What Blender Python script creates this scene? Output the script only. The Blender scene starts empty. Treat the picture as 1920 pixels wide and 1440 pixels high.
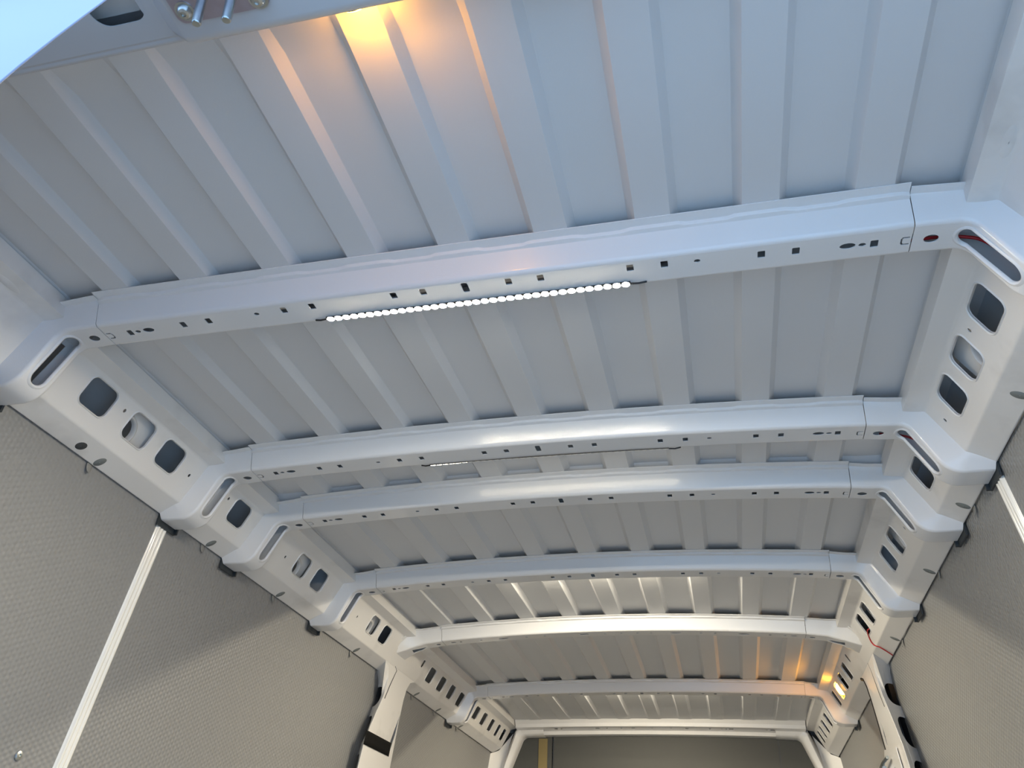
import bpy, bmesh, math, random
from mathutils import Matrix, Vector
from mathutils.geometry import delaunay_2d_cdt
random.seed(7)
S = bpy.context.scene
COL = S.collection

# ------------------------------------------------------------------ camera
CAMPOS = (0.3634, 0.0, -0.8746)
M = Matrix(((0.971, -0.220, 0.090), (0.232, 0.802, -0.551), (0.049, 0.556, 0.830)))  # right, forward, up columns
def ortho(m):
    f = m.col[1].normalized(); r = (m.col[0] - f * m.col[0].dot(f)).normalized(); u = r.cross(f)
    return r, f, u
r_, f_, u_ = ortho(M)
cam = bpy.data.cameras.new('camera'); cam_o = bpy.data.objects.new('camera', cam); COL.objects.link(cam_o)
cam.sensor_width = 36.0; cam.lens = 1500.1 / 1920 * 36.0; cam.clip_start = 0.01; cam.clip_end = 200
mw = Matrix((( r_.x, u_.x, -f_.x, CAMPOS[0]), (r_.y, u_.y, -f_.y, CAMPOS[1]), (r_.z, u_.z, -f_.z, CAMPOS[2]), (0, 0, 0, 1)))
cam_o.matrix_world = mw
S.camera = cam_o

# ------------------------------------------------------------------ world: overcast-blue open sky
W = bpy.data.worlds.new('sky'); S.world = W; W.use_nodes = True
nt = W.node_tree; nt.nodes.clear()
wo = nt.nodes.new('ShaderNodeOutputWorld'); bg = nt.nodes.new('ShaderNodeBackground')
tc = nt.nodes.new('ShaderNodeTexCoord'); sp = nt.nodes.new('ShaderNodeSeparateXYZ'); cr = nt.nodes.new('ShaderNodeValToRGB')
nt.links.new(tc.outputs['Generated'], sp.inputs[0]); nt.links.new(sp.outputs['Z'], cr.inputs[0])
cr.color_ramp.elements[0].position = 0.0; cr.color_ramp.elements[0].color = (0.38, 0.61, 1.0, 1)
cr.color_ramp.elements[1].position = 0.8; cr.color_ramp.elements[1].color = (0.42, 0.69, 1.0, 1)
nt.links.new(cr.outputs[0], bg.inputs[0]); bg.inputs[1].default_value = 2.4
nt.links.new(bg.outputs[0], wo.inputs[0])
S.view_settings.view_transform = 'Standard'; S.view_settings.look = 'None'
S.view_settings.exposure = 0.31; S.view_settings.gamma = 1.0; S.view_settings.use_curve_mapping = False
LED_COL = (1.0, 0.88, 0.66); LED_STR = 1100.0
AMBER = (1.0, 0.40, 0.025)

# ------------------------------------------------------------------ materials
def mat(name, col, rough=0.4, metal=0.0, coat=0.0, emit=None, estr=0.0, bump=None, noise=None, spec=0.5):
    m = bpy.data.materials.new(name); m.use_nodes = True
    n = m.node_tree.nodes; l = m.node_tree.links; b = n['Principled BSDF']
    b.inputs['Base Color'].default_value = (*col, 1); b.inputs['Roughness'].default_value = rough
    b.inputs['Metallic'].default_value = metal; b.inputs['Coat Weight'].default_value = coat
    b.inputs['Coat Roughness'].default_value = 0.06; b.inputs['Specular IOR Level'].default_value = spec
    if emit: b.inputs['Emission Color'].default_value = (*emit, 1); b.inputs['Emission Strength'].default_value = estr
    t = n.new('ShaderNodeTexCoord')
    if bump:   # (scale, strength, distance)
        nz = n.new('ShaderNodeTexNoise'); nz.inputs['Scale'].default_value = bump[0]; nz.inputs['Detail'].default_value = 1.5
        bp = n.new('ShaderNodeBump'); bp.inputs['Strength'].default_value = bump[1]; bp.inputs['Distance'].default_value = bump[2]
        l.new(t.outputs['Object'], nz.inputs['Vector']); l.new(nz.outputs[0], bp.inputs['Height']); l.new(bp.outputs[0], b.inputs['Normal'])
        if coat: l.new(bp.outputs[0], b.inputs['Coat Normal'])
    if noise:  # (scale, colour b, low, high)
        nz = n.new('ShaderNodeTexNoise'); nz.inputs['Scale'].default_value = noise[0]; nz.inputs['Detail'].default_value = 4
        rp = n.new('ShaderNodeValToRGB'); rp.color_ramp.elements[0].position = noise[2]; rp.color_ramp.elements[1].position = noise[3]
        rp.color_ramp.elements[0].color = (*col, 1); rp.color_ramp.elements[1].color = (*noise[1], 1)
        l.new(t.outputs['Object'], nz.inputs['Vector']); l.new(nz.outputs[0], rp.inputs[0]); l.new(rp.outputs[0], b.inputs['Base Color'])
    return m

PAINT = mat('white_body_paint', (0.80, 0.80, 0.81), 0.30, coat=0.5, bump=(420, 0.06, 0.002))
RAILP = mat('white_rail_paint', (0.80, 0.79, 0.78), 0.38, coat=0.2, bump=(420, 0.05, 0.002), noise=(7, (0.64, 0.63, 0.62), 0.58, 0.78))
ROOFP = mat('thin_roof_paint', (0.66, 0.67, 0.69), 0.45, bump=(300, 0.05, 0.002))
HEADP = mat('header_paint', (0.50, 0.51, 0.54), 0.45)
SKINP = mat('cavity_paint', (0.55, 0.57, 0.60), 0.5)
DOORP = mat('door_paint', (0.205, 0.215, 0.30), 0.35, coat=0.15)
DARK = mat('black_rubber', (0.012, 0.012, 0.014), 0.55)
CAPM = mat('dark_teal_rubber', (0.028, 0.036, 0.042), 0.5)
SEAL_SHADE = mat('dark_sealant_and_shade', (0.05, 0.055, 0.06), 0.6)  # joints and plug, also the sheet coloured as shade inside the pillars
TRIM = mat('ivory_plastic', (0.86, 0.84, 0.78), 0.25, coat=0.6)
CLIP = mat('grey_clip_plastic', (0.20, 0.22, 0.22), 0.5)
TONGUE = mat('pale_clip_plastic', (0.26, 0.26, 0.25), 0.5)
ZINC = mat('purple_zinc', (0.44, 0.40, 0.47), 0.35, metal=0.75, noise=(60, (0.42, 0.37, 0.43), 0.45, 0.65))
STEEL = mat('galvanised_steel', (0.55, 0.58, 0.58), 0.3, metal=1.0, noise=(40, (0.45, 0.50, 0.50), 0.4, 0.6))
RED = mat('red_cable', (0.45, 0.01, 0.015), 0.4)
BLACKT = mat('black_tape', (0.010, 0.010, 0.010), 0.75, bump=(250, 0.2, 0.002), spec=0.15)
STRIPB = mat('strip_backing', (0.05, 0.04, 0.03), 0.5)
LEDM = mat('led_lens', (1, 0.9, 0.75), 0.3, emit=LED_COL, estr=LED_STR)
LEDD = mat('led_lens_dim', (1, 0.9, 0.75), 0.3, emit=LED_COL, estr=LED_STR / 30)
AMBM = mat('amber_lens', (1, 0.5, 0.1), 0.3, emit=AMBER, estr=110.0)
FLOORM = mat('pale_floor_board', (0.34, 0.33, 0.31), 0.5, noise=(8, (0.30, 0.29, 0.28), 0.4, 0.6))
GROUND = mat('pale_concrete', (0.66, 0.66, 0.66), 0.8, noise=(3, (0.60, 0.60, 0.60), 0.4, 0.6))
YELLOW = mat('yellow_foam', (0.20, 0.155, 0.065), 0.7)

def honeycomb():
    m = bpy.data.materials.new('grey_honeycomb_board'); m.use_nodes = True
    n = m.node_tree.nodes; l = m.node_tree.links; b = n['Principled BSDF']
    b.inputs['Base Color'].default_value = (0.27, 0.272, 0.272, 1); b.inputs['Roughness'].default_value = 0.42
    t = n.new('ShaderNodeTexCoord'); s = None
    k = 2 * math.pi / (0.0125 * 0.866)
    for a in (0, 60, 120):
        d = n.new('ShaderNodeVectorMath'); d.operation = 'DOT_PRODUCT'
        d.inputs[1].default_value = (0, k * math.cos(math.radians(a)), k * math.sin(math.radians(a)))
        l.new(t.outputs['Object'], d.inputs[0])
        c = n.new('ShaderNodeMath'); c.operation = 'COSINE'; l.new(d.outputs['Value'], c.inputs[0])
        if s is None: s = c
        else:
            q = n.new('ShaderNodeMath'); q.operation = 'ADD'; l.new(s.outputs[0], q.inputs[0]); l.new(c.outputs[0], q.inputs[1]); s = q
    mr = n.new('ShaderNodeMapRange'); mr.inputs[1].default_value = -1.5; mr.inputs[2].default_value = 3.0
    l.new(s.outputs[0], mr.inputs[0])
    bp = n.new('ShaderNodeBump'); bp.inputs['Strength'].default_value = 0.62; bp.inputs['Distance'].default_value = 0.0016
    l.new(mr.outputs[0], bp.inputs['Height']); l.new(bp.outputs[0], b.inputs['Normal'])
    return m
WALLM = honeycomb()

# ------------------------------------------------------------------ object helpers
def link(name, me, m=None, parent=None):
    o = bpy.data.objects.new(name, me); COL.objects.link(o)
    if m is not None and me is not None:
        me.materials.clear(); me.materials.append(m)
    if parent is not None: o.parent = parent
    return o
def empty(name, label, cat, loc=(0, 0, 0), group=None):
    o = bpy.data.objects.new(name, None); COL.objects.link(o); o.location = loc; o.empty_display_size = 0.05
    tag(o, label, cat, group); return o
def tag(o, label, cat, group=None):
    o['label'] = label; o['category'] = cat
    if group: o['group'] = group
    return o
def struct(o):
    o['kind'] = 'structure'; return o
class MB:
    def __init__(s): s.v = []; s.f = []
    def add(s, vs, fs):
        b = len(s.v); s.v += [tuple(p) for p in vs]; s.f += [tuple(i + b for i in q) for q in fs]
    def grid(s, rows, close=False):
        n = len(rows[0]); vs = [p for r in rows for p in r]; fs = []
        for i in range(len(rows) - 1):
            for j in range(n - 1 + (1 if close else 0)):
                k = (j + 1) % n
                fs.append((i * n + j, i * n + k, (i + 1) * n + k, (i + 1) * n + j))
        s.add(vs, fs)
    def box(s, c, d, rot=None):
        vs = []
        for x in (-1, 1):
            for y in (-1, 1):
                for z in (-1, 1):
                    p = Vector((x * d[0] / 2, y * d[1] / 2, z * d[2] / 2))
                    if rot is not None: p = rot @ p
                    vs.append(p + Vector(c))
        s.add(vs, [(0, 1, 3, 2), (4, 6, 7, 5), (0, 4, 5, 1), (2, 3, 7, 6), (0, 2, 6, 4), (1, 5, 7, 3)])
    def tube(s, pts, r, n=8, cap=True):
        pts = [Vector(p) for p in pts]; rows = []; up = None
        for i, p in enumerate(pts):
            t = (pts[min(i + 1, len(pts) - 1)] - pts[max(i - 1, 0)]).normalized()
            if up is None:
                up = Vector((0, 0, 1)) if abs(t.z) < 0.9 else Vector((1, 0, 0))
            a = t.cross(up).normalized(); up = a.cross(t).normalized()
            rows.append([p + a * (r * math.cos(2 * math.pi * k / n)) + up * (r * math.sin(2 * math.pi * k / n)) for k in range(n)])
        b = len(s.v); s.grid(rows, True)
        if cap:
            s.f.append(tuple(b + k for k in range(n))[::-1]); s.f.append(tuple(b + (len(pts) - 1) * n + k for k in range(n)))
    def lathe(s, prof, org, axis, n=20):
        ax = Vector(axis).normalized(); u = ax.orthogonal().normalized(); w = ax.cross(u)
        rows = [[Vector(org) + ax * h + (u * math.cos(2 * math.pi * k / n) + w * math.sin(2 * math.pi * k / n)) * r for k in range(n)] for r, h in prof]
        s.grid(rows, True)
    def fill(s, poly, holes, P):
        """planar (u,v) polygon with holes, mapped to space by P(u,v)"""
        vs = []; es = []
        for lp in [poly] + holes:
            b = len(vs); vs += [Vector(p) for p in lp]; es += [(b + i, b + (i + 1) % len(lp)) for i in range(len(lp))]
        ov, oe, of, *_ = delaunay_2d_cdt(vs, es, [], 0, 1e-7)
        def inside(p, lp):
            c = False; j = len(lp) - 1
            for i in range(len(lp)):
                a, b_ = lp[i], lp[j]
                if (a[1] > p[1]) != (b_[1] > p[1]) and p[0] < (b_[0] - a[0]) * (p[1] - a[1]) / (b_[1] - a[1]) + a[0]: c = not c
                j = i
            return c
        fs = []
        for q in of:
            cx = sum(ov[i][0] for i in q) / len(q); cy = sum(ov[i][1] for i in q) / len(q)
            if inside((cx, cy), poly) and not any(inside((cx, cy), h) for h in holes): fs.append(tuple(q))
        s.add([P(p[0], p[1]) for p in ov], fs)
    def build(s, name, m, parent=None, thick=0.0, smooth=True, split=38, weld=1e-5, off=0.0, wn=True):
        me = bpy.data.meshes.new(name); me.from_pydata([tuple(p) for p in s.v], [], s.f)
        bm = bmesh.new(); bm.from_mesh(me)
        if weld: bmesh.ops.remove_doubles(bm, verts=bm.verts, dist=weld)
        bmesh.ops.delete(bm, geom=[v for v in bm.verts if not v.link_faces], context='VERTS')
        bmesh.ops.recalc_face_normals(bm, faces=bm.faces); bm.to_mesh(me); bm.free()
        o = link(name, me, m, parent)
        if smooth:
            for p in me.polygons: p.use_smooth = True
        if thick:
            q = o.modifiers.new('sheet', 'SOLIDIFY'); q.thickness = thick; q.offset = off
        if smooth and split:
            q = o.modifiers.new('crease', 'EDGE_SPLIT'); q.split_angle = math.radians(split)
            if wn: q = o.modifiers.new('flat', 'WEIGHTED_NORMAL'); q.weight = 80
        return o
def fillet(pts, rad, n=6):
    """polyline with rounded corners; rad per inner corner"""
    out = [Vector(pts[0])]
    for i in range(1, len(pts) - 1):
        a, b, c = Vector(pts[i - 1]), Vector(pts[i]), Vector(pts[i + 1]); r = rad[i - 1]
        d1 = (a - b).normalized(); d2 = (c - b).normalized(); ang = d1.angle(d2)
        if r <= 0 or ang > math.pi - 1e-3: out.append(b); continue
        t = min(r / math.tan(ang / 2), 0.48 * (a - b).length, 0.48 * (c - b).length)
        p, q = b + d1 * t, b + d2 * t
        rr = t * math.tan(ang / 2); ctr = b + (d1 + d2).normalized() * (rr / math.sin(ang / 2))
        v1 = p - ctr; v2 = q - ctr; tot = v1.angle(v2)
        for k in range(n + 1):
            f = k / n
            w = (v1 * math.sin((1 - f) * tot) + v2 * math.sin(f * tot)) / math.sin(tot)
            out.append(ctr + w)
    out.append(Vector(pts[-1])); return out
def rrect(u0, u1, v0, v1, r, n=5, skew=0.0):
    o = []
    for cx, cy, a0 in ((u1 - r, v1 - r, 0), (u0 + r, v1 - r, 90), (u0 + r, v0 + r, 180), (u1 - r, v0 + r, 270)):
        for k in range(n + 1):
            a = math.radians(a0 + 90 * k / n); y = cy + r * math.sin(a)
            o.append((cx + r * math.cos(a) + skew * (y - (v0 + v1) / 2), y))
    return o
def oval(cx, cy, a, b, n=16):
    return [(cx + a * math.cos(2 * math.pi * k / n), cy + b * math.sin(2 * math.pi * k / n)) for k in range(n)]
def edge_pts(a, b, n):
    return [(a[0] + (b[0] - a[0]) * k / n, a[1] + (b[1] - a[1]) * k / n) for k in range(n)]
def rect_poly(u0, u1, v0, v1, nu, nv=1):
    return edge_pts((u0, v0), (u1, v0), nu) + edge_pts((u1, v0), (u1, v1), nv) + edge_pts((u1, v1), (u0, v1), nu) + edge_pts((u0, v1), (u0, v0), nv)

# ------------------------------------------------------------------ dimensions (metres, z = 0 at the roof bows' lower ridge)
YB = [0.948, 1.528, 1.813, 2.354, 2.961, 3.839]
ARCH_Y = [(0.3, 0.0), (0.95, 0.0), (1.528, 0.019), (1.813, 0.025), (2.354, 0.027), (2.961, 0.031), (3.839, 0.019), (4.7, 0.006)]
def lerp_tab(tab, y):
    if y <= tab[0][0]: return tab[0][1]
    for (a, p), (b, q) in zip(tab, tab[1:]):
        if y <= b: return p + (q - p) * (y - a) / (b - a)
    return tab[-1][1]
def arch(x, y): return lerp_tab(ARCH_Y, y) * max(0.0, 1 - (x / 0.74) ** 2)
def wall_x(z): return 0.918 + 0.12 * (-0.105 - max(z, -0.75))
PITCH, RW = 0.1625, 0.0828
FLOOR_Z = -1.95; Y_REAR = 0.36; Y_FRONT = 4.72

# ================================================================== setting
# roof sheet with pressed swages
def fade(y):
    f = min(1, max(0, (y - 0.47) / 0.07))
    if 1.80 < y < 1.97: f = min(f, max(0.0, (y - 1.935) / 0.03))
    f *= 1 - 0.85 * min(1, max(0, (y - 4.42) / 0.12))
    return f
xs = [-0.86]
for k in range(10):
    c = (k - 4.5) * PITCH
    for d, s in ((-RW / 2 - 0.0128, 0), (-RW / 2 - 0.0118, 0.04), (-RW / 2 - 0.0004, 0.97), (-RW / 2 + 0.0008, 1), (0, 1), (RW / 2 - 0.0008, 1), (RW / 2 + 0.0004, 0.97), (RW / 2 + 0.0118, 0.04), (RW / 2 + 0.0128, 0)):
        xs.append((c + d, s))
xs = [(x, 0) if not isinstance(x, tuple) else x for x in xs] + [(0.86, 0)]
ys = [0.40 + 0.0175 * i for i in range(int((4.875 - 0.40) / 0.0175) + 1)]
mb = MB()
mb.grid([[(x, y, 0.0492 + 0.0165 * s * fade(y) + arch(x, y)) for x, s in xs] for y in ys])
struct(mb.build('ceiling', ROOFP, split=24))

# floor, ground
mb = MB(); mb.box((0, 2.55, FLOOR_Z - 0.02), (2.1, 4.5, 0.04)); struct(mb.build('floor', FLOORM, smooth=False))
mb = MB(); mb.box((0, 0, -2.60), (60, 60, 0.05)); struct(mb.build('ground', GROUND, smooth=False))

# side walls: outer skin + honeycomb lining boards
wall_ob = {}
for s, nm in ((-1, 'left'), (1, 'right')):
    mb = MB()
    prof = fillet([(0.60, 0.085), (0.845, 0.078), (0.955, -0.02), (0.985, -0.30), (1.05, -0.80), (1.05, FLOOR_Z)], [0.05, 0.09, 0.1, 0.2])
    mb.grid([[(s * p.x, y, p.y) for p in prof] for y in (0.30, 1.0, 2.0, 3.0, 4.0, 4.85)])
    w = struct(mb.build('wall_' + nm, SKINP, split=0)); wall_ob[s] = w
    for y0, y1 in ((0.42, 1.553), (1.557, 3.005), (3.10, 4.68)):
        mb = MB(); zs = [-0.1005, -0.4, -0.75, FLOOR_Z]
        inner = [(s * wall_x(z), z) for z in zs]; outer = [(s * (wall_x(z) + 0.004), z) for z in zs]
        ring = inner + outer[::-1]
        b = len(mb.v); n = len(ring)
        mb.grid([[(x, y, z) for x, z in ring] for y in (y0, y1)], True)
        mb.f.append(tuple(range(b, b + n))); mb.f.append(tuple(range(b + n, b + 2 * n)))
        mb.build('lining_board', WALLM, w, split=30, wn=False)
# front bulkhead
mb = MB(); mb.box((0, 4.86, -0.9), (2.2, 0.02, 2.2)); wf = struct(mb.build('wall_front', SKINP, smooth=False))
BULK = mat('grey_bulkhead', (0.07, 0.072, 0.07), 0.6, bump=(200, 0.05, 0.002), spec=0.2)
mb = MB(); mb.box((-0.735, 4.76, -1.0), (0.30, 0.012, 2.02)); mb.build('bulkhead_panel', BULK, wf, smooth=False)
mb = MB(); mb.box((0.026, 4.76, -1.0), (1.20, 0.012, 2.02)); mb.build('bulkhead_panel', BULK, wf, smooth=False)
mb = MB(); mb.box((0.785, 4.76, -1.0), (0.30, 0.012, 2.02)); mb.build('bulkhead_panel', BULK, wf, smooth=False)
mb = MB(); mb.box((-0.572, 4.762, -1.0), (0.012, 0.012, 2.0)); mb.box((0.632, 4.762, -1.0), (0.012, 0.012, 2.0)); mb.build('joint_strip', SEAL_SHADE, wf, smooth=False)
mb = MB(); mb.box((-0.635, 4.752, -0.535), (0.050, 0.005, 1.03)); mb.build('foam_strip', YELLOW, wf, smooth=False)['label'] = 'yellowish vertical strip on the bulkhead'

# ================================================================== side rails (cantrails) with windows
FA = Vector((0.812, 0.0145)); FB = Vector((0.858, -0.070)); FL = (FB - FA).length
fdir = (FB - FA).normalized(); fnor = Vector((-fdir.y, fdir.x))   # fnor points outward/up
if fnor.x < 0: fnor = -fnor
def face_pt(s, y, v, d=0.0):
    p = FA + fdir * v + fnor * d
    return (s * p.x, y, p.y)
bays = [
 (0.475, 0.975, [], [], []),
 (0.975, 1.555, [(1.102, 1.181), (1.240, 1.318), (1.360, 1.437)], [(1.213, 0.028), (1.483, 0.046)], []),
 (1.555, 1.842, [(1.676, 1.752)], [(1.645, 0.028)], []),
 (1.842, 2.383, [(2.050, 2.126), (2.172, 2.246)], [(1.992, 0.050), (2.350, 0.042)], []),
 (2.383, 2.985, [(2.630, 2.702), (2.745, 2.818)], [(2.535, 0.052)], [(2.925, 2.944)]),
 (2.985, 3.868, [(3.300, 3.375), (3.450, 3.522), (3.594, 3.664), (3.738, 3.810)], [], [(3.200, 3.218)]),
 (3.868, 4.695, [(4.022, 4.094), (4.164, 4.234), (4.314, 4.382), (4.456, 4.512), (4.572, 4.635)], [], []),
]
for s, nm in ((-1, 'left'), (1, 'right')):
    rail = empty('side_rail', 'long white pressed-steel roof rail with rounded windows along the %s wall top' % nm, 'roof rail', (s * 0.85, 0.4, -0.1))
    rail.location = (0, 0, 0)
    top = fillet([(0.773, 0.058), (0.7735, 0.023), (0.806, 0.0165), tuple(FA)], [0.003, 0.0], 3)
    rt = fillet([(0.773, 0.023), (0.8113, 0.0158), tuple(FA + fdir * 0.0078)], [0.015], 5)
    prof_top = [Vector((0.773, 0.058)), Vector((0.7728, 0.026))] + rt
    bt = fillet([tuple(FA + fdir * (FL - 0.012)), (0.8635, -0.0805), (0.9125, -0.1042), (0.9160, -0.0955)], [0.010, 0.0025], 6)
    prof_bot = bt[1:]
    v_bot = (bt[1] - FA).length
    v_top = (prof_top[-1] - FA).dot(fdir); v_bot = (prof_bot[0] - FA).dot(fdir)
    for bi, (y0, y1, wins, dots, slots) in enumerate(bays):
        mb = MB(); nu = max(2, int((y1 - y0) / 0.05)); yy = [y0 + (y1 - y0) * k / nu for k in range(nu + 1)]
        mb.grid([[(s * p.x, y, p.y) for p in prof_top] for y in yy])
        ov = [(1.21, 0.0), (2.683 if s > 0 else 2.70, 0.0)]
        mb.grid([[(s * p.x, y, p.y) for p in prof_bot] for y in yy])
        holes = []
        vb = 0.078 if bi >= 5 else 0.0715
        for a, b in wins: holes.append(rrect(a, b, 0.018 if bi >= 5 else 0.010, vb, 0.015 if bi < 5 else 0.011, 5, 0.07))
        for y, v in dots: holes.append(oval(y, v, 0.0038, 0.0045, 8))
        for a, b in slots: holes.append(rrect(a, b, 0.016, 0.046, 0.004, 3))
        f0 = y0 + 0.030 * (bi > 0 and bi != 5); f1 = y1 - 0.020 * (bi < 6 and bi != 4)   # open behind the bow slots
        mb.fill(rect_poly(f0, f1, v_top, v_bot, nu), holes, lambda u, v: face_pt(s, u, v))
        mb.build('rail_panel', RAILP, rail, thick=0.0016, off=0)
        # rolled lips round the windows
        for a, b in wins:
            lp = MB()
            vt = 0.018 if bi >= 5 else 0.010
            outer = rrect(a - 0.004, b + 0.004, vt - 0.004, vb + 0.004, 0.018 if bi < 5 else 0.014, 5, 0.07)
            inn = rrect(a, b, vt, vb, 0.015 if bi < 5 else 0.011, 5, 0.07)
            rows = [[face_pt(s, u, v, -0.0006) for u, v in outer + outer[:1]], [face_pt(s, u, v, -0.0030) for u, v in [((p[0] + q[0]) / 2, (p[1] + q[1]) / 2) for p, q in zip(outer, inn)] + [((outer[0][0] + inn[0][0]) / 2, (outer[0][1] + inn[0][1]) / 2)]],
                    [face_pt(s, u, v, -0.0014) for u, v in inn + inn[:1]], [face_pt(s, u, v, 0.003) for u, v in inn + inn[:1]]]
            lp.grid(rows); lp.build('window_lip', RAILP, rail, split=60, wn=False)
    # gusset brackets seen through some of the windows: plate with a flanged round hole
    for yc, r, sh in ((1.262, 0.030, -0.006), (2.070, 0.026, 0.010), (2.650, 0.026, 0.016)):
        mb = MB(); hole = oval(yc + sh, 0.060, r, r, 28)
        mb.fill(rect_poly(yc - 0.045, yc + 0.075, -0.005, 0.10, 2, 2), [hole], lambda u, v: face_pt(s, u, v, 0.022))
        rows = []
        for rr, d in ((r + 0.010, 0.022), (r + 0.007, 0.016), (r + 0.003, 0.014), (r, 0.018), (r - 0.001, 0.026)):
            rows.append([face_pt(s, u, v, d) for u, v in oval(yc + sh, 0.060, rr, rr, 28)])
        mb.grid(rows, True); mb.build('gusset', RAILP, rail, split=50)
    for yd in (2.30, 3.19):  # added unseen plates that block lamp light spreading through the rail cavity
        mb = MB(); mb.fill([(0.80, 0.050), (0.83, -0.012), (0.855, -0.060), (0.90, -0.094), (0.955, -0.10), (0.955, -0.02), (0.86, 0.070)], [], lambda u, v: (s * u, yd, v))
        mb.build('added_light_baffle', SKINP, rail, smooth=False)
    # small pressed bosses on the bare rail next to the rear header
    for yb in (0.60, 0.83):
        mb = MB()
        rows = [[(s * (0.800 + 0.010 * q * math.cos(a)), yb + 0.035 * q * math.sin(a), 0.0185 - 0.62 * 0.010 * q * math.cos(a) * 0.3 - 0.003 * (1 - q ** 3)) for a in [2 * math.pi * k / 20 for k in range(20)]] for q in (1.0, 0.8, 0.5, 0.05)]
        mb.grid(rows, True); mb.build('pressed_boss', RAILP, rail, split=0)

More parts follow.
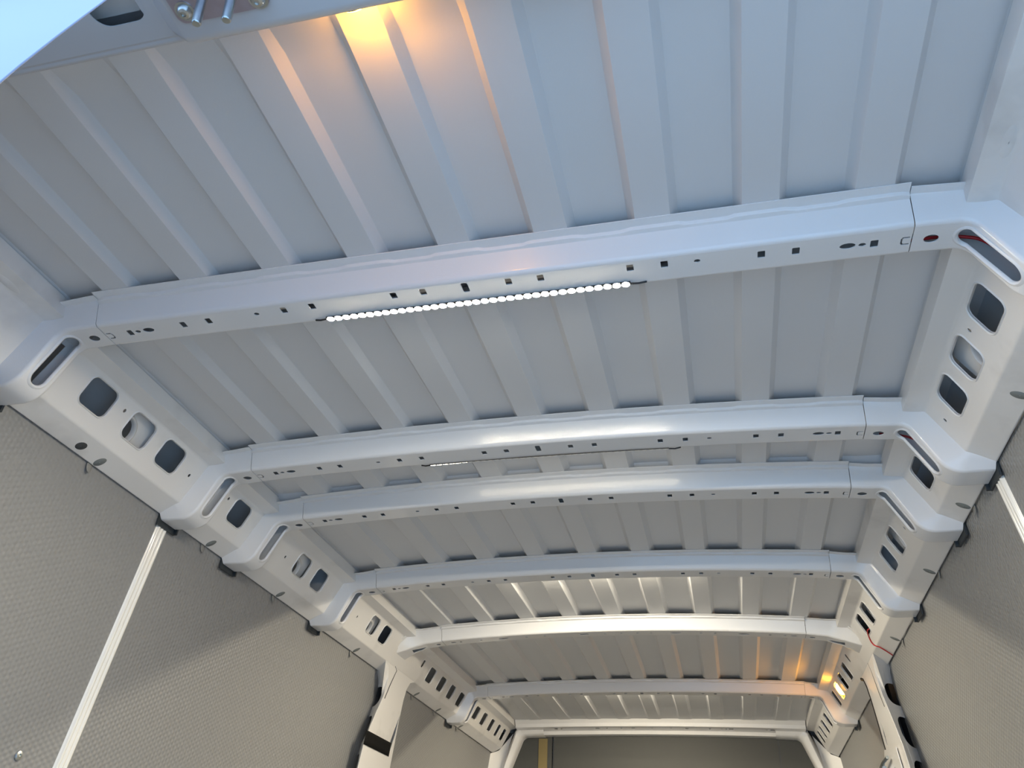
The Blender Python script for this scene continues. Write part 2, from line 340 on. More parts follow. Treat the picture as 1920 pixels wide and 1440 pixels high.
# ================================================================== roof bows
ORD = ['first', 'second', 'third', 'fourth', 'fifth', 'sixth']
NEXTTO = ['carrying the brightly lit strip', 'carrying the strip seen edge-on', 'bare, just beyond the edge-on strip',
          'bare, last before the door pillars', 'merging into the door pillars', 'just beyond the orange lamp']
def bow_profile(xpad):
    """(y offset, z offset) profile from rear flange round to the far flange"""
    a = fillet([(-0.038, 0.0478), (-0.0185 - xpad, 0.0478), (-0.0172 - xpad, 0.0420), (-0.0122, 0.0405), (0.0, 0.0), (0.016, 0.0)], [0.0015, 0.001, 0.002, 0.008], 5)
    b = fillet([(0.046, 0.0), (0.062, 0.0), (0.071, 0.0478), (0.090, 0.0478)], [0.007, 0.003], 5)
    return a[:-1], b[1:]
bows = []
for i, yb in enumerate(YB):
    half = [0.70, 0.70, 0.70, 0.70, 0.6685, 0.717][i]
    bow = empty('roof_bow', '%s white roof bow from the camera, %s' % (ORD[i], NEXTTO[i]), 'roof bow')
    bows.append(bow)
    def hz(x): return arch(x, yb + 0.03)
    # --- middle member
    mb = MB(); nx = 150; hx = half - 0.0004
    X = [-hx + 2 * hx * k / nx for k in range(nx + 1)]
    pre0, post0 = bow_profile(0)
    def pad(x):   # flange steps forward under every lowered band of the roof
        k = ((x / PITCH) + 0.5) % 1.0 - 0.5
        return 0.0035 * min(1, max(0, (0.30 - abs(k)) / 0.06))
    mb.grid([[(x, yb + p.x, p.y + hz(x)) for p in bow_profile(pad(x))[0]] for x in X])
    mb.grid([[(x, yb + p.x, p.y + hz(x)) for p in post0] for x in X])
    v0 = pre0[-1].x; v1 = post0[0].x
    holes = []
    def sq(x, y, w=0.0112): holes.append(rrect(x - w / 2, x + w / 2, y - w * 0.66, y + w * 0.66, 0.0012, 2))
    def yo(x): return (0.031 - 0.014 * (1 - (x / 0.65) ** 2)) if i == 0 else 0.028
    def clampy(y): return max(v0 + 0.006, min(v1 - 0.006, y))
    if i in (0, 1, 2, 3, 5):
        for x in (-0.067, -0.120, -0.273, -0.328, -0.480, -0.533, -0.648, 0.082, 0.136, 0.282, 0.336, 0.484, 0.535, 0.648): sq(x, yo(x))
        for x in (-0.382, 0.387): holes.append(oval(x, yo(x), 0.0050, 0.0038, 12))
        for x in (-0.631, 0.631): holes.append(oval(x, yo(x), 0.0055, 0.0038, 12))
        for x in (-0.608, 0.610): holes.append(oval(x, yo(x), 0.0115, 0.0062, 16))
        holes.append(rrect(0.0015, 0.0130, v0 + 0.0018 if i == 0 else 0.015, 0.0305 if i == 0 else 0.041, 0.003, 3))
    else:
        for x in (-0.43, -0.12, 0.22, 0.46): holes.append(oval(x, 0.030, 0.020, 0.0055, 16))
        for x in (-0.60, -0.52, -0.34, -0.27, -0.04, 0.02, 0.08, 0.13, 0.31, 0.36, 0.55, 0.60): holes.append(oval(x, 0.030, 0.0050, 0.0045, 10))
        for x in (-0.63, 0.63): holes.append(oval(x, 0.030, 0.010, 0.0055, 12))
    for sg in (-1, 1):   # C-shaped relief at the joint
        cx_ = sg * (half - 0.0085); cc = [(0.006, -0.0085), (-0.004, -0.0085), (-0.0065, -0.005), (-0.0065, 0.005), (-0.004, 0.0085), (0.006, 0.0085), (0.006, 0.0055), (-0.0025, 0.0055), (-0.0040, 0.0035), (-0.0040, -0.0035), (-0.0025, -0.0055), (0.006, -0.0055)]
        if i != 4: holes.append([(cx_ + sg * p, 0.033 + q) for p, q in cc])
    mb.fill(rect_poly(-hx, hx, v0, v1, nx // 2), holes, lambda u, v: (u, yb + v, hz(u)))
    mb.build('crossmember', PAINT, bow, thick=0.0016)
    # --- corner brackets
    for s in (-1, 1):
        hx0 = half + 0.0010
        if i != 4:
            k = half - 0.70
            pin = [(hx0, -0.0004), (0.776 + k * 0.3, -0.003), (0.829, -0.118), (0.9095, -0.1165)]; ri = [0.030, 0.050]
            pout = [(hx0, 0.0475), (0.800, 0.040), (0.870, -0.084), (0.912, -0.0985)]; ro = [0.020, 0.016]
        else:
            pin = [(hx0, -0.0004), (0.740, -0.004), (0.795, -0.022), (0.852, -0.046)]; ri = [0.05, 0.08]
            pout = [(hx0, 0.0475), (0.775, 0.044), (0.835, -0.012), (0.860, -0.050)]; ro = [0.03, 0.02]
        # sample matched stations: line, arc, line, arc, line
        def stations(pts, rad):
            f = fillet(pts, rad, 8); f = [Vector(p) for p in f]
            st = []
            segs = [(0, 1, 6), (9, 10, 10), (18, 19, 6)]
            st += [f[0].lerp(f[1], t / 5) for t in range(5)] + f[1:9]
            st += [f[9].lerp(f[10], t / 9) for t in range(9)] + f[10:18]
            st += [f[18].lerp(f[19], t / 5) for t in range(6)]
            return st
        SI = stations(pin, ri); SO = stations(pout, ro)
        n = len(SI); arc = [0.0]
        for a, b in zip(SI, SI[1:]): arc.append(arc[-1] + (b - a).length)
        tot = arc[-1]
        def at(path, u):
            u = max(0, min(tot, u))
            for k in range(n - 1):
                if u <= arc[k + 1] + 1e-12:
                    t = (u - arc[k]) / max(1e-9, arc[k + 1] - arc[k]); return path[k].lerp(path[k + 1], t)
            return path[-1]
        def P(u, y, h):   # h = 0 at inner face .. 1 at rail/roof
            a = at(SI, u); b = at(SO, u); p = a.lerp(b, h)
            zz = hz(p.x)
            if i == 4:
                g = max(0.0, (p.x - 0.745) / 0.10); y = 0.031 + (y - 0.031) * (1 + 0.5 * g * g)
            return (s * p.x, yb + y, p.y + zz)
        mb = MB()
        web = [(-0.030, 1.0), (-0.0155, 1.0), (-0.0135, 0.93), (-0.0105, 0.75)] + [(p[0], p[1] / 0.049) for p in [tuple(q) for q in fillet([(-0.0085, 0.030), (0.0, 0.0), (0.014, 0.0)], [0.0075], 6)][1:-1]]
        far = [(p[0], p[1] / 0.049) for p in [tuple(q) for q in fillet([(0.048, 0.0), (0.062, 0.0), (0.068, 0.030)], [0.0075], 6)][1:-1]] + [(0.070, 0.8), (0.072, 1.0)]
        for strip in (web, far):
            mb.grid([[P(u, y, h) for y, h in strip] for u in arc])
        v0 = web[-1][0]; v1 = far[0][0]
        holes = []
        if i != 4:
            sc = 0.1185; L = 0.0575; hw = 0.0158; vc = 0.0315
            slot = []
            for c0, a0 in ((sc + L - hw, -90), (sc - L + hw, 90)):
                for q in range(13):
                    a = math.radians(a0 + 180 * q / 12); slot.append((c0 + hw * math.cos(a), vc + hw * math.sin(a)))
            holes.append(slot)
            # raised rim around the slot
            rim = []
            for gro, hh in ((0.0062, 0.0), (0.0046, -0.026), (0.0026, -0.036), (0.0008, -0.01), (0.0, 0.03), (-0.0002, 0.05)):
                lp = []
                for c0, a0 in ((sc + L - hw, -90), (sc - L + hw, 90)):
                    for q in range(13):
                        a = math.radians(a0 + 180 * q / 12); lp.append(P(c0 + (hw + gro) * math.cos(a), vc + (hw + gro) * math.sin(a), hh))
                rim.append(lp)
            mb.grid(rim, True)
            holes.append(oval(0.026, 0.033, 0.0105, 0.0085, 16))
        else:
            a0 = arc[10]; a1 = arc[24]
            holes.append([(a0, 0.040), (a1, 0.020), (a1 + 0.004, 0.050), (a0 + 0.02, 0.054)])
            holes.append(oval(0.022, 0.033, 0.009, 0.0065, 12))
        # boundary includes the stations so that the bends are followed
        poly = [(a, v0) for a in arc] + [(tot, v0 + (v1 - v0) * t / 3) for t in (1, 2)] + [(a, v1) for a in arc[::-1]] + [(0.0, v0 + (v1 - v0) * t / 3) for t in (2, 1)]
        extra = []
        b0 = len(mb.v)
        # split the inner face in bands so the triangles follow the path
        if i != 4:
            cuts = [0] + list(range(5, 13)) + [22] + list(range(23, n))
        # fill in three sections: before slot zone, slot zone, after slot zone
        lo = max(0.0, holes[0] and min(p[0] for p in holes[0]) - 0.004); hi = max(p[0] for p in holes[0]) + 0.004
        def section(u0, u1, hs):
            us = [u0] + [a for a in arc if u0 + 1e-6 < a < u1 - 1e-6] + [u1]
            if not hs:
                mb.grid([[P(u, v0 + (v1 - v0) * t / 3, 0) for t in range(4)] for u in us]); return
            pl = [(u, v0) for u in us] + [(u1, v0 + (v1 - v0) * t / 3) for t in (1, 2)] + [(u, v1) for u in us[::-1]] + [(u0, v0 + (v1 - v0) * t / 3) for t in (2, 1)]
            mb.fill(pl, hs, lambda u, v: P(u, v, 0))
        section(0.0, 0.050, holes[1:]) if lo > 0.050 else section(0.0, lo, holes[1:])
        if lo > 0.050: section(0.050, lo, [])
        section(lo, hi, holes[:1]); section(hi, tot, [])
        mb.build('corner_bracket', PAINT, bow, thick=0.0016, split=45)
        # dark rubber cap at the foot
        if i != 4:
            mb = MB(); mb.box((s * 0.9130, yb + 0.028, -0.113), (0.0045, 0.070, 0.036)); mb.box((s * 0.909, yb + 0.062, -0.122), (0.010, 0.005, 0.016))
            mb.build('foot_cap', CAPM, bow, smooth=False)['label'] = 'dark rubber cap'

# ================================================================== door pillars
def px(z): return 0.864 + 0.10 * (-0.09 - max(z, -0.9))
RE = [(2.90, -0.081), (2.935, -0.095), (2.955, -0.125), (2.958, -0.16), (2.950, -0.20), (2.925, -0.25), (2.895, -0.31), (2.872, -0.37), (2.866, -0.46), (2.862, -0.8), (2.862, -1.94)]
FE = [(3.23, -0.081), (3.185, -0.095), (3.160, -0.125), (3.150, -0.17), (3.148, -0.25), (3.152, -0.33), (3.156, -0.42), (3.156, -0.8), (3.156, -1.94)]
for s, nm in ((-1, 'left'), (1, 'right')):
    lab = 'cream-lit white door pillar on the left with a black band around it' if s < 0 else 'slim white door pillar on the right with a black rubber seal edge'
    pil = empty('door_pillar', lab, 'pillar')
    mb = MB()
    holes = []
    if s < 0: holes.append([(3.146, -0.225), (3.140, -0.30), (3.118, -0.372), (3.098, -0.368), (3.100, -0.345), (3.120, -0.29)])
    else: holes.append([(3.105, -0.255), (3.118, -0.30), (3.116, -0.335), (3.104, -0.325), (3.098, -0.29)])
    mb.fill(RE + FE[::-1], holes, lambda u, v: (s * px(v), u, v))
    mb.build('pillar_face', RAILP, pil, thick=0.0016)
    # rear chamfer with oval holes, running from the face edge to the wall
    def wy(z): return lerp_tab([(-2.0, 2.965), (-0.45, 2.968), (-0.30, 2.985), (-0.16, 3.005), (-0.11, 2.985), (-0.08, 2.94)], z)
    def re_y(z):
        for (ya, za), (yb_, zb) in zip(RE, RE[1:]):
            if zb <= z <= za: return ya + (yb_ - ya) * (z - za) / (zb - za)
        return RE[-1][0]
    def CP(z, t):
        a = Vector((px(z), re_y(z), z)); b = Vector((wall_x(z) + 0.004, wy(z) + 0.004, z)); p = a.lerp(b, t)
        return (s * p.x, p.y, p.z)
    mb = MB()
    zz = sorted({z for _, z in RE if z > -0.85} | {-0.10 - 0.03 * k for k in range(22)}, reverse=True)
    hs = []
    for z0, z1 in ((-0.155, -0.228), (-0.265, -0.360), (-0.400, -0.500), (-0.54, -0.65)):
        lp = []; c = (z0 + z1) / 2; h = (z0 - z1) / 2
        for q in range(24):
            a = 2 * math.pi * q / 24; ca, sa = math.cos(a), math.sin(a)
            lp.append((c + h * math.copysign(abs(ca) ** 0.75, ca), 0.80 + 0.52 * math.copysign(abs(sa) ** 0.75, sa)))
        hs.append(lp)
    pl = [(z, 0.0) for z in zz] + [(zz[-1], 0.5)] + [(z, 1.0) for z in zz[::-1]] + [(zz[0], 0.5)]
    mb.fill(pl, hs, CP)
    mb.build('pillar_flank', RAILP, pil, thick=0.0014, split=60)
    mb = MB(); mb.grid([[(s * (px(z) + 0.035), 2.99, z), (s * (px(z) + 0.045), 3.10, z)] for z in (-0.11, -0.4, -0.8)])  # added dark sheet behind the ovals, its colour stands for the unlit cavity
    mb.build('cavity_shade_sheet', SEAL_SHADE, pil, smooth=False)
    # front flank (towards the side door)
    mb = MB(); mb.grid([[(s * px(z), y, z), (s * (px(z) + 0.02), y + 0.012, z), (s * (wall_x(z) + 0.004), y + 0.014, z)] for y, z in FE])
    mb.build('pillar_return', RAILP, pil, thick=0.0014, split=60)
    if s > 0:
        mb = MB(); mb.tube([(s * (px(z) + 0.004), y + 0.006, z) for y, z in FE[:7]] + [(0.897, 3.158, -0.5), (0.905, 3.158, -0.8)], 0.0075, 8)
        mb.build('door_seal', DARK, pil)['label'] = 'black rubber door seal'
        mb = MB(); mb.tube([(px(-0.10) - 0.0015, 3.03, -0.078), (px(-0.13) - 0.0015, 3.01, -0.11), (px(-0.2) - 0.0015, 2.985, -0.19), (px(-0.25) - 0.0015, 2.965, -0.235)], 0.0022, 6)
        mb.build('sealed_joint', SEAL_SHADE, pil)['label'] = 'dark joint line'
        mb = MB(); mb.fill([(3.17, -0.345), (3.15, -0.335), (2.95, -0.36), (2.95, -0.60), (3.22, -0.60), (3.22, -0.375)], [oval(3.06, -0.405, 0.008, 0.005, 10)], lambda u, v: (px(v) - 0.006, u, v))
        mb.build('latch_bracket', RAILP, pil, thick=0.003)
        mb = MB(); mb.tube([(0.872, 3.06, -0.372), (0.868, 3.13, -0.376), (0.866, 3.18, -0.384), (0.868, 3.205, -0.41)], 0.0055, 8); mb.box((0.872, 3.18, -0.392), (0.012, 0.05, 0.018))
        mb.build('latch', STEEL, pil)['label'] = 'metal door latch'
    else:
        mb = MB(); mb.tube([(-(px(-0.08) - 0.001), 2.98, -0.070), (-(px(-0.09) - 0.001), 3.02, -0.088), (-(px(-0.14) - 0.001), 2.985, -0.15), (-(px(-0.2) - 0.001), 2.962, -0.205)], 0.0016, 6)
        mb.build('sealed_joint', SEAL_SHADE, pil)['label'] = 'dark joint line'
mb = MB()
rows = []
for y in (2.868, 2.880, 2.93, 3.0, 3.06, 3.105, 3.118):
    d = 0.0025 if y not in (2.868, 3.118) else 0.001
    dz = -0.02 * (y - 2.90)
    rows.append([(-(px(z) - d), y, z + dz * 0) for z in (-0.3345, -0.345, -0.365, -0.3815)])
mb.grid(rows)
tape = mb.build('tape_band', BLACKT, thick=0.0015, split=0)
tag(tape, 'black tape band stuck across the left door pillar', 'tape')

# ================================================================== front header and frame
fh = empty('front_header', 'white perforated header beam over the bulkhead at the far end', 'header beam')
mb = MB()
HP = fillet([(4.60, 0.056), (4.622, 0.030), (4.628, 0.012), (4.700, 0.006), (4.712, -0.012), (4.752, -0.014)], [0.006, 0.006, 0.006, 0.004], 4)
X = [-0.768 + 1.536 * k / 40 for k in range(41)]
def hd(x): return 0.012 * (1 - (x / 0.8) ** 2)
k0 = [i for i, p in enumerate(HP) if p.x > 4.63][0]
top = HP[:k0]; bot = [p for p in HP if p.x > 4.69]
mb.grid([[(x, p.x, p.y + hd(x)) for p in top] for x in X]); mb.grid([[(x, p.x, p.y + hd(x)) for p in bot] for x in X])
hs = []
for x, w in ((-0.545, .018), (-0.315, .022), (-0.12, .016), (0.165, .018), (0.395, .022), (0.605, .022)): hs.append(rrect(x - w / 2, x + w / 2, 4.655, 4.672, 0.002, 2))
for x in (-0.515, -0.29, -0.265, -0.185, -0.02, 0.08, 0.285, 0.345, 0.37, 0.575): hs.append(oval(x, 4.664, 0.0055, 0.0065, 10))
a, b = top[-1], bot[0]
mb.fill(rect_poly(-0.768, 0.768, a.x, b.x, 40), hs, lambda u, v: (u, v, a.y + (b.y - a.y) * (v - a.x) / (b.x - a.x) + hd(u)))
mb.build('header_beam', PAINT, fh, thick=0.0016)
for s in (-1, 1):
    mb = MB()
    pin = fillet([(0.62, -0.013), (0.742, -0.018), (0.812, -0.19), (0.86, -0.60), (0.86, -1.9)], [0.035, 0.2, 0.2], 8)
    pout = fillet([(0.62, 0.030), (0.778, 0.016), (0.842, -0.18), (0.892, -0.60), (0.892, -1.9)], [0.030, 0.2, 0.2], 8)
    rows = []
    for p, q in zip(pin, pout):
        m1 = p.lerp(q, 0.30); m2 = p.lerp(q, 0.75)
        rows.append([(s * p.x, 4.752, p.y), (s * p.x, 4.715, p.y), (s * p.lerp(q, .12).x, 4.695, p.lerp(q, .12).y), (s * m1.x, 4.682, m1.y), (s * m2.x, 4.672, m2.y), (s * q.x, 4.680, q.y), (s * q.lerp(p, -.05).x, 4.72, q.lerp(p, -.05).y)])
    mb.grid(rows); mb.build('frame_post', PAINT, fh, thick=0.0016, split=60)
    # closing sheet between the rail's end and the frame
    mb = MB(); mb.grid([[(s * x, 4.715 - (0.0 if x < 0.9 else 0.05), z) for x, z in ((0.74, 0.05), (0.80, 0.0), (0.88, -0.09), (0.935, -0.12))], [(s * x, 4.715 - (0.0 if x < 0.9 else 0.05), z) for x, z in ((0.78, 0.03), (0.82, -0.06), (0.88, -0.20), (0.95, -0.24))], [(s * x, 4.715 - (0.0 if x < 0.9 else 0.05), z) for x, z in ((0.90, -0.5), (0.90, -0.6), (0.93, -0.6), (1.0, -0.6))]])
    mb.build('end_gusset', RAILP, fh, split=60)

# ================================================================== rear header, left door, rear frame
rh = empty('rear_header', 'white rear door header beam with raised latch block at top left', 'header beam')
mb = MB()
hole = rrect(-0.298, -0.228, 0.386, 0.426, 0.019, 6)
mb.fill(rect_poly(-0.96, -0.245 + 0.06, 0.33, 0.452, 8), [hole], lambda u, v: (u, v, 0.0))
mb.fill([(-0.185, 0.33), (0.96, 0.33), (0.96, 0.452), (-0.185, 0.452)], [], lambda u, v: (u, v, 0.0))
e = fillet([(0.452, 0.0), (0.463, 0.0), (0.466, 0.055)], [0.006], 4)
mb.grid([[(x, p.x, p.y) for p in e] for x in (-0.96, 0.96)])
mb.grid([[(x, 0.331, 0.0), (x, 0.331, 0.056)] for x in (-0.96, 0.96)])
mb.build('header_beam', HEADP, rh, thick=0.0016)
mb = MB(); mb.box((-0.26, 0.415, 0.03), (0.2, 0.022, 0.012)); mb.build('inner_brace', RAILP, rh, smooth=False)
mb = MB()
blk = []
for y, dz in ((0.33, 0.0), (0.441, 0.0), (0.449, 0.002), (0.455, 0.008), (0.460, 0.034)):
    xl = fillet([(-0.235, 0.002), (-0.214, 0.0005), (-0.183, -0.031), (-0.10, -0.031), (0.30, -0.031), (0.33, 0.0)], [0.008, 0.008, 0, 0.008], 4)
    blk.append([(p.x + (0.004 if dz > 0.005 else 0), y, min(0.003, p.y + dz)) for p in xl])
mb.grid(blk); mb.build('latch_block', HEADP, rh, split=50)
mb = MB(); mb.box((0, 0.400, 0.06), (1.9, 0.13, 0.02)); mb.build('roof_edge', RAILP, rh, smooth=False)
# striker plate
ZB = -0.0315
sp_ = empty('striker_plate', 'purplish zinc striker plate with two steel pins on the rear header', 'door striker')
mb = MB(); pl = rrect(-0.174, -0.058, 0.330, 0.424, 0.010, 5)
mb.fill(pl, [], lambda u, v: (u, v, ZB - 0.0035)); n = len(pl)
mb.grid([[(x, y, ZB - 0.0035) for x, y in pl], [(x, y, ZB) for x, y in pl]], True)
mb.build('plate', ZINC, sp_, split=30)
for x, y in ((-0.160, 0.4095), (-0.070, 0.4135)):
    mb = MB(); mb.lathe([(0.0, 0.0052), (0.0030, 0.0052), (0.0032, 0.0070), (0.0062, 0.0062), (0.0082, 0.0035), (0.0088, 0.0)], (x, y, ZB - 0.0035), (0, 0, -1), 24)
    mb.lathe([(0.0085, 0.0012), (0.0115, 0.0012), (0.0115, 0.0)], (x, y, ZB - 0.0035), (0, 0, -1), 24)
    mb.build('screw', STEEL, sp_, split=35)
for x, y in ((-0.129, 0.397), (-0.094, 0.400)):
    mb = MB(); mb.lathe([(0.0, 0.045), (0.0042, 0.045), (0.0052, 0.0435), (0.0052, 0.0), (0.0075, 0.0)], (x, y, ZB - 0.0035), (0.0, 0.16, -1), 20)
    mb.build('pin', STEEL, sp_, split=35)
# left rear door, shut; its free edge stands near the middle of the doorway
mb = MB()
DZ = [(-1.95, 0.192), (-1.2, 0.197), (-0.7, 0.217), (-0.5, 0.237), (-0.45, 0.246), (-0.41, 0.254), (-0.37, 0.262), (-0.338, 0.268), (-0.281, 0.280), (-0.245, 0.288), (-0.196, 0.299), (-0.15, 0.309), (-0.10, 0.320), (-0.06, 0.328)]
sec = fillet([(-0.97, 0.0), (-0.1256, 0.0), (-0.125, 0.0016), (-0.40, 0.0100), (-0.460, 0.034), (-0.97, 0.034)], [0.0009, 0.0006, 0.004, 0.006], 6)
rows = [[(p.x, y + 0.0064 + p.y, z) for p in sec] for z, y in DZ]
mb.grid(rows)
b = len(mb.v); mb.v += rows[-1]; mb.f.append(tuple(range(b, b + len(sec))))
struct(mb.build('door_1', DOORP, split=50))
# rear corner posts of the body
for s, nm in ((-1, 'left'), (1, 'right')):
    mb = MB(); mb.grid([[(s * x, y, z) for x, y in ((1.06, 0.30), (0.90, 0.31), (0.865, 0.33), (0.865, 0.36), (0.895, 0.42), (0.96, 0.44))] for z in (0.08, -0.5, -1.2, FLOOR_Z)])
    struct(mb.build('trim_%d' % (1 if s < 0 else 2), RAILP, split=40, thick=0.003))

# ================================================================== light strips
dome = None
def led_strip(name, label, x0, x1, n, pos, nrm, group=None, lead=True, tail=(0.022, 0.026), dim=False):
    """pos(x)->(y,z) of the tape, nrm(x)->unit (y,z) direction the diodes face"""
    global dome, dome_dim
    root = empty(name, label, 'light strip', (0, 0, 0))
    mb = MB(); m = 24; rows = []
    for k in range(m + 1):
        x = x0 - 0.008 + (x1 - x0 + 0.016) * k / m
        y, z = pos(x); ny, nz = nrm(x); ty, tz = -nz, ny; w = 0.0042; h = 0.0018
        rows.append([(x, y + ty * a + ny * b, z + tz * a + nz * b) for a, b in ((-w, 0), (w, 0), (w, h), (-w, h))])
    b = len(mb.v); mb.grid(rows, True); mb.f.append((b, b + 1, b + 2, b + 3)); mb.f.append(tuple(b + m * 4 + k for k in range(4)))
    mb.build('tape', STRIPB, root, split=30, wn=False)
    if dome is None:
        d = MB(); d.lathe([(0.0068, 0.0), (0.0066, 0.0014), (0.0058, 0.0017), (0.0034, 0.00178), (0.0004, 0.00180)], (0, 0, 0), (0, 0, 1), 12)
        me = bpy.data.meshes.new('led'); me.from_pydata([tuple(p) for p in d.v], [], d.f + [tuple(48 + k for k in range(12)), tuple(range(12))]); me.materials.append(LEDM); me.materials.append(TRIM)
        for p in list(me.polygons[:12]) + [me.polygons[-1]]: p.material_index = 1
        for p in me.polygons: p.use_smooth = True
        dome = me; dome_dim = me.copy(); dome_dim.materials[0] = LEDD
        for v in dome_dim.vertices:
            if v.co.z > 0.001: v.co.z = 0.0014
    for k in range(n):
        x = x0 + (x1 - x0) * k / (n - 1); y, z = pos(x); ny, nz = nrm(x)
        o = bpy.data.objects.new('led', dome_dim if dim else dome); COL.objects.link(o); o.parent = root
        q = Vector((0, ny, nz)).to_track_quat('Z', 'Y'); o.rotation_mode = 'QUATERNION'; o.rotation_quaternion = q
        o.location = (x, y + ny * 0.0017, z + nz * 0.0017)
    if lead:
        for xe, dx in ((x0 - 0.008, -tail[0]), (x1 + 0.008, tail[1])):
            mb = MB(); y, z = pos(xe); ny, nz = nrm(xe)
            mb.tube([(xe, y + ny * 0.002, z + nz * 0.002), (xe + dx * 0.5, y + ny * 0.003, z + nz * 0.003), (xe + dx, y + 0.002, z)], 0.0016, 6)
            mb.build('lead', DARK, root)
    return root
def unit(a, b):
    h = math.hypot(a, b); return a / h, b / h
led_strip('led_strip', 'glowing warm white LED strip facing down under the nearest roof bow', -0.252, 0.271, 36,
          lambda x: (YB[0] + 0.0535, -0.0012), lambda x: unit(0.10, -1))
def n2(x):
    t = min(1, max(0, (x + 0.25) / 0.25)); return unit(0.455 + 0.09 * t, -0.88 + 0.03 * t)
def p2(x):
    ny, nz = n2(x); return YB[1] + 0.0615 + 0.002, 0.0015 + arch(x, YB[1])
led_strip('led_strip', 'dim LED strip seen edge-on along the second roof bow, few diodes showing', -0.256, 0.290, 36, p2, n2, dim=True)
led_strip('led_strip', 'LED strip under the roof, hidden just beyond the fourth roof bow', -0.256, 0.290, 36,
          lambda x: (YB[3] + 0.1220, 0.0452 + arch(x, YB[3])), lambda x: unit(0.16, -1), lead=False)
led_strip('led_strip', 'LED strip under the roof, hidden just beyond the sixth roof bow', -0.256, 0.290, 36,
          lambda x: (YB[5] + 0.1220, 0.0440 + arch(x, YB[5])), lambda x: unit(0.16, -1), lead=False)
# amber lamps
al = empty('amber_lamp', 'small amber lamp glowing inside a rail window at the far right', 'lamp')
mb = MB()
prof = [(0.0, 0.0), (0.010, 0.0), (0.013, 0.004), (0.013, 0.030)]
mb.grid([[face_pt(1, 3.630 + du, 0.046 + dv, d) for du, dv in oval(0, 0, 0.024 * q, 0.026 * q, 16)] for q, d in ((0.05, -0.008), (0.55, -0.007), (0.85, -0.002), (1.0, 0.006), (1.0, 0.014))], True)
mb.build('lens', AMBM, al, split=0)
mb = MB(); mb.grid([[face_pt(1, 3.630 + du, 0.046 + dv, d) for du, dv in oval(0, 0, 0.029 * q, 0.031 * q, 16)] for q, d in ((1.0, 0.0012), (1.06, 0.0015), (1.0, 0.045), (0.05, 0.046))], True)
mb.build('housing', DARK, al, split=40)
al = empty('amber_lamp', 'amber lamp tucked behind the rear header, casting an orange glow on the roof', 'lamp')
mb = MB(); mb.lathe([(0.0005, 0.006), (0.012, 0.0055), (0.017, 0.004), (0.018, 0.0)], (0.012, 0.470, 0.026), (0, 1, 0), 20); mb.build('lens', AMBM, al, split=0)
mb = MB(); mb.lathe([(0.0185, 0.001), (0.021, 0.001), (0.021, -0.003), (0.0005, -0.003)], (0.012, 0.470, 0.026), (0, 1, 0), 20); mb.build('housing', DARK, al, split=30)

# ================================================================== cover strips on the walls
for s, nm in ((-1, 'left'), (1, 'right')):
    mb = MB(); y0 = 1.532; sec = []
    for k in range(3):
        c = y0 + 0.0062 + 0.0118 * k
        sec += [(c - 0.0058, 0.0022)] + [(c + 0.0046 * math.cos(a), 0.0028 + 0.0046 * math.sin(a)) for a in [math.pi * (1 - q / 6) for q in range(7)]] + [(c + 0.0058, 0.0022)]
    sec = [(y0 - 0.001, 0.0)] + sec + [(y0 + 0.0375, 0.0)]
    mb.grid([[(s * (wall_x(z) - d), y, z) for y, d in sec] for z in (-0.128, -0.3, -0.5, -0.75, FLOOR_Z + 0.002)])
    o = mb.build('cover_strip', TRIM, split=50, wn=False)
    tag(o, 'ivory ribbed cover strip running down the %s wall below the second roof bow' % nm, 'trim strip')
# wall screw
mb = MB(); mb.lathe([(0.0, 0.0022), (0.003, 0.0022), (0.0033, 0.004), (0.0075, 0.0034), (0.0092, 0.0012), (0.0095, 0.0)], (-wall_x(-0.655) + 0.0002, 1.43, -0.655), (1, 0, 0.1), 20)
tag(mb.build('wall_screw', STEEL, split=35), 'small round-headed screw in the left wall board near the bottom corner', 'screw')

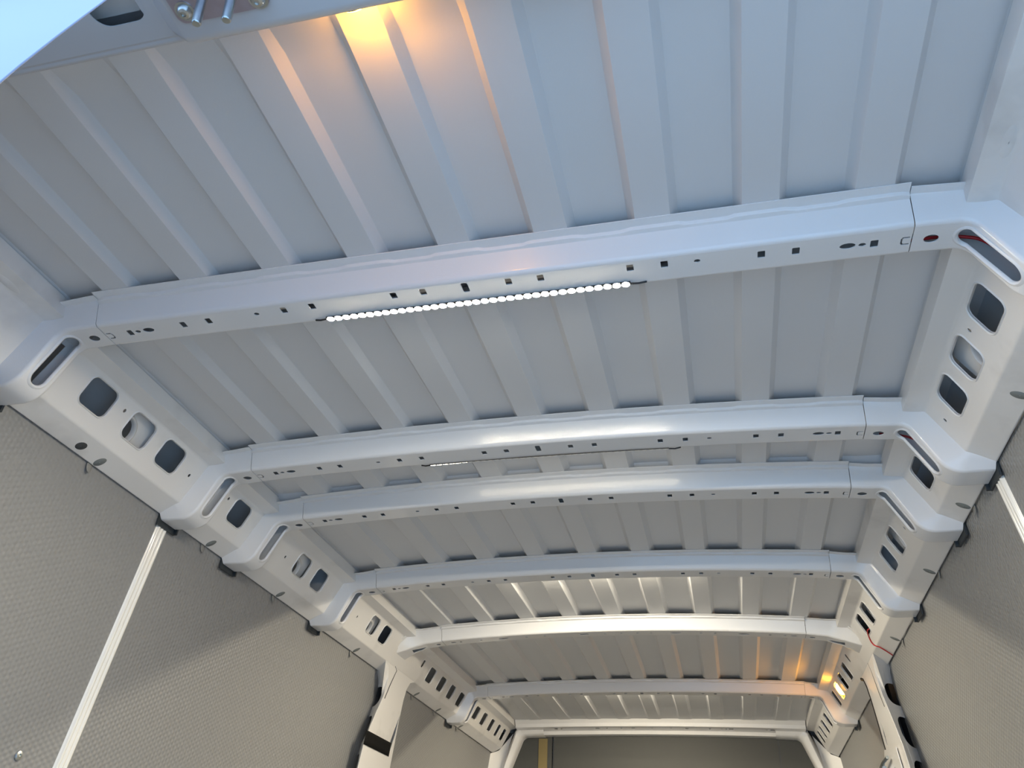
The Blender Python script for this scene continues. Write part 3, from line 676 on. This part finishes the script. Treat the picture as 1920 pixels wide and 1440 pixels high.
# clips that hold the boards under the rails
clips = [(-1, 1.272), (-1, 1.722), (-1, 2.112), (-1, 2.70), (1, 1.292), (1, 1.727), (1, 2.111), (1, 2.683), (-1, 3.36), (-1, 3.66), (-1, 4.02)]
names = {1.272: 'first', 1.722: 'second', 2.112: 'third', 2.70: 'fourth', 1.292: 'first', 1.727: 'second', 2.111: 'third', 2.683: 'fourth', 3.36: 'fifth', 3.66: 'sixth', 4.02: 'seventh'}
def shelf(x): return -0.0805 + (x - 0.8635) * (-0.0225 / 0.0465)
for s, y in clips:
    c = empty('panel_clip', '%s small grey clip hanging under the %s roof rail, counted from the camera' % (names[y], 'left' if s < 0 else 'right'), 'clip', (0, 0, 0))
    mb = MB(); rows = []
    for q, d in ((0.05, -0.0022), (0.8, -0.0020), (1.0, 0.0005)):
        rows.append([(s * (0.897 + 0.015 * q * math.sin(a)), y + 0.011 * q * math.cos(a), shelf(0.897 + 0.015 * q * math.sin(a)) + d) for a in [2 * math.pi * k / 18 for k in range(18)]])
    mb.grid(rows, True); mb.build('clip_head', CLIP, c, split=0)
    mb = MB(); rows = []
    for t in (0.0, 0.3, 0.6, 0.8, 0.93, 1.0):
        w = 0.0075 * math.sqrt(max(0.0, 1 - t ** 3)) + 0.0003; z = -0.100 - 0.025 * t
        rows.append([(s * (wall_x(z) - 0.0025 - 0.007 * t * t), y - 0.006 + w * q, z) for q in (-1, -0.5, 0, 0.5, 1)])
    mb.grid(rows); mb.build('clip_tongue', TONGUE, c, thick=0.0014, split=0)
# oval hole plug near the first left clip
mb = MB(); mb.grid([[(-(0.893 + 0.011 * q * math.sin(a)), 1.205 + 0.012 * q * math.cos(a), shelf(0.893 + 0.011 * q * math.sin(a)) - 0.0015 + d) for a in [2 * math.pi * k / 18 for k in range(18)]] for q, d in ((0.05, 0), (0.9, 0), (1.0, 0.001))], True)
tag(mb.build('oval_plug', SEAL_SHADE, split=0), 'dark oval plug in the underside of the left rail near the camera', 'plug')

# red cables
def cable(pts, label, r=0.0022):
    mb = MB(); P = [Vector(p) for p in pts]; out = []
    for k in range(len(P) - 1):
        p0 = P[max(k - 1, 0)]; p1 = P[k]; p2_ = P[k + 1]; p3 = P[min(k + 2, len(P) - 1)]
        for q in range(6):
            t = q / 6; out.append(0.5 * ((2 * p1) + (p2_ - p0) * t + (2 * p0 - 5 * p1 + 4 * p2_ - p3) * t * t + (3 * p1 - p0 - 3 * p2_ + p3) * t ** 3))
    out.append(P[-1]); mb.tube(out, r, 8)
    tag(mb.build('red_cable', RED, split=0), label, 'cable')
y = YB[0] + 0.026
cable([(0.70, 0.993, 0.010), (0.74, 0.995, 0.012), (0.774, 0.996, 0.008), (0.800, 0.996, -0.004), (0.8225, 0.996, -0.037), (0.840, 0.993, -0.066)], 'red cable inside the slot of the nearest roof bow on the right', 0.0026)
y = YB[1] + 0.030
cable([(0.735, 1.590, 0.014), (0.765, 1.589, 0.008), (0.784, 1.588, 0.0022), (0.799, 1.588, -0.0056), (0.8138, 1.588, -0.0144), (0.835, 1.586, -0.032)], 'red cable inside the slot of the second roof bow on the right', 0.0024)
cable([(0.866, 2.772, -0.036), (0.8405, 2.778, -0.040), (0.847, 2.817, -0.055), (0.857, 2.824, -0.0745), (0.871, 2.806, -0.0885), (0.890, 2.815, -0.0985), (0.909, 2.83, -0.1075)], 'red and black cable hanging from a rail window beside the right pillar', 0.0020)
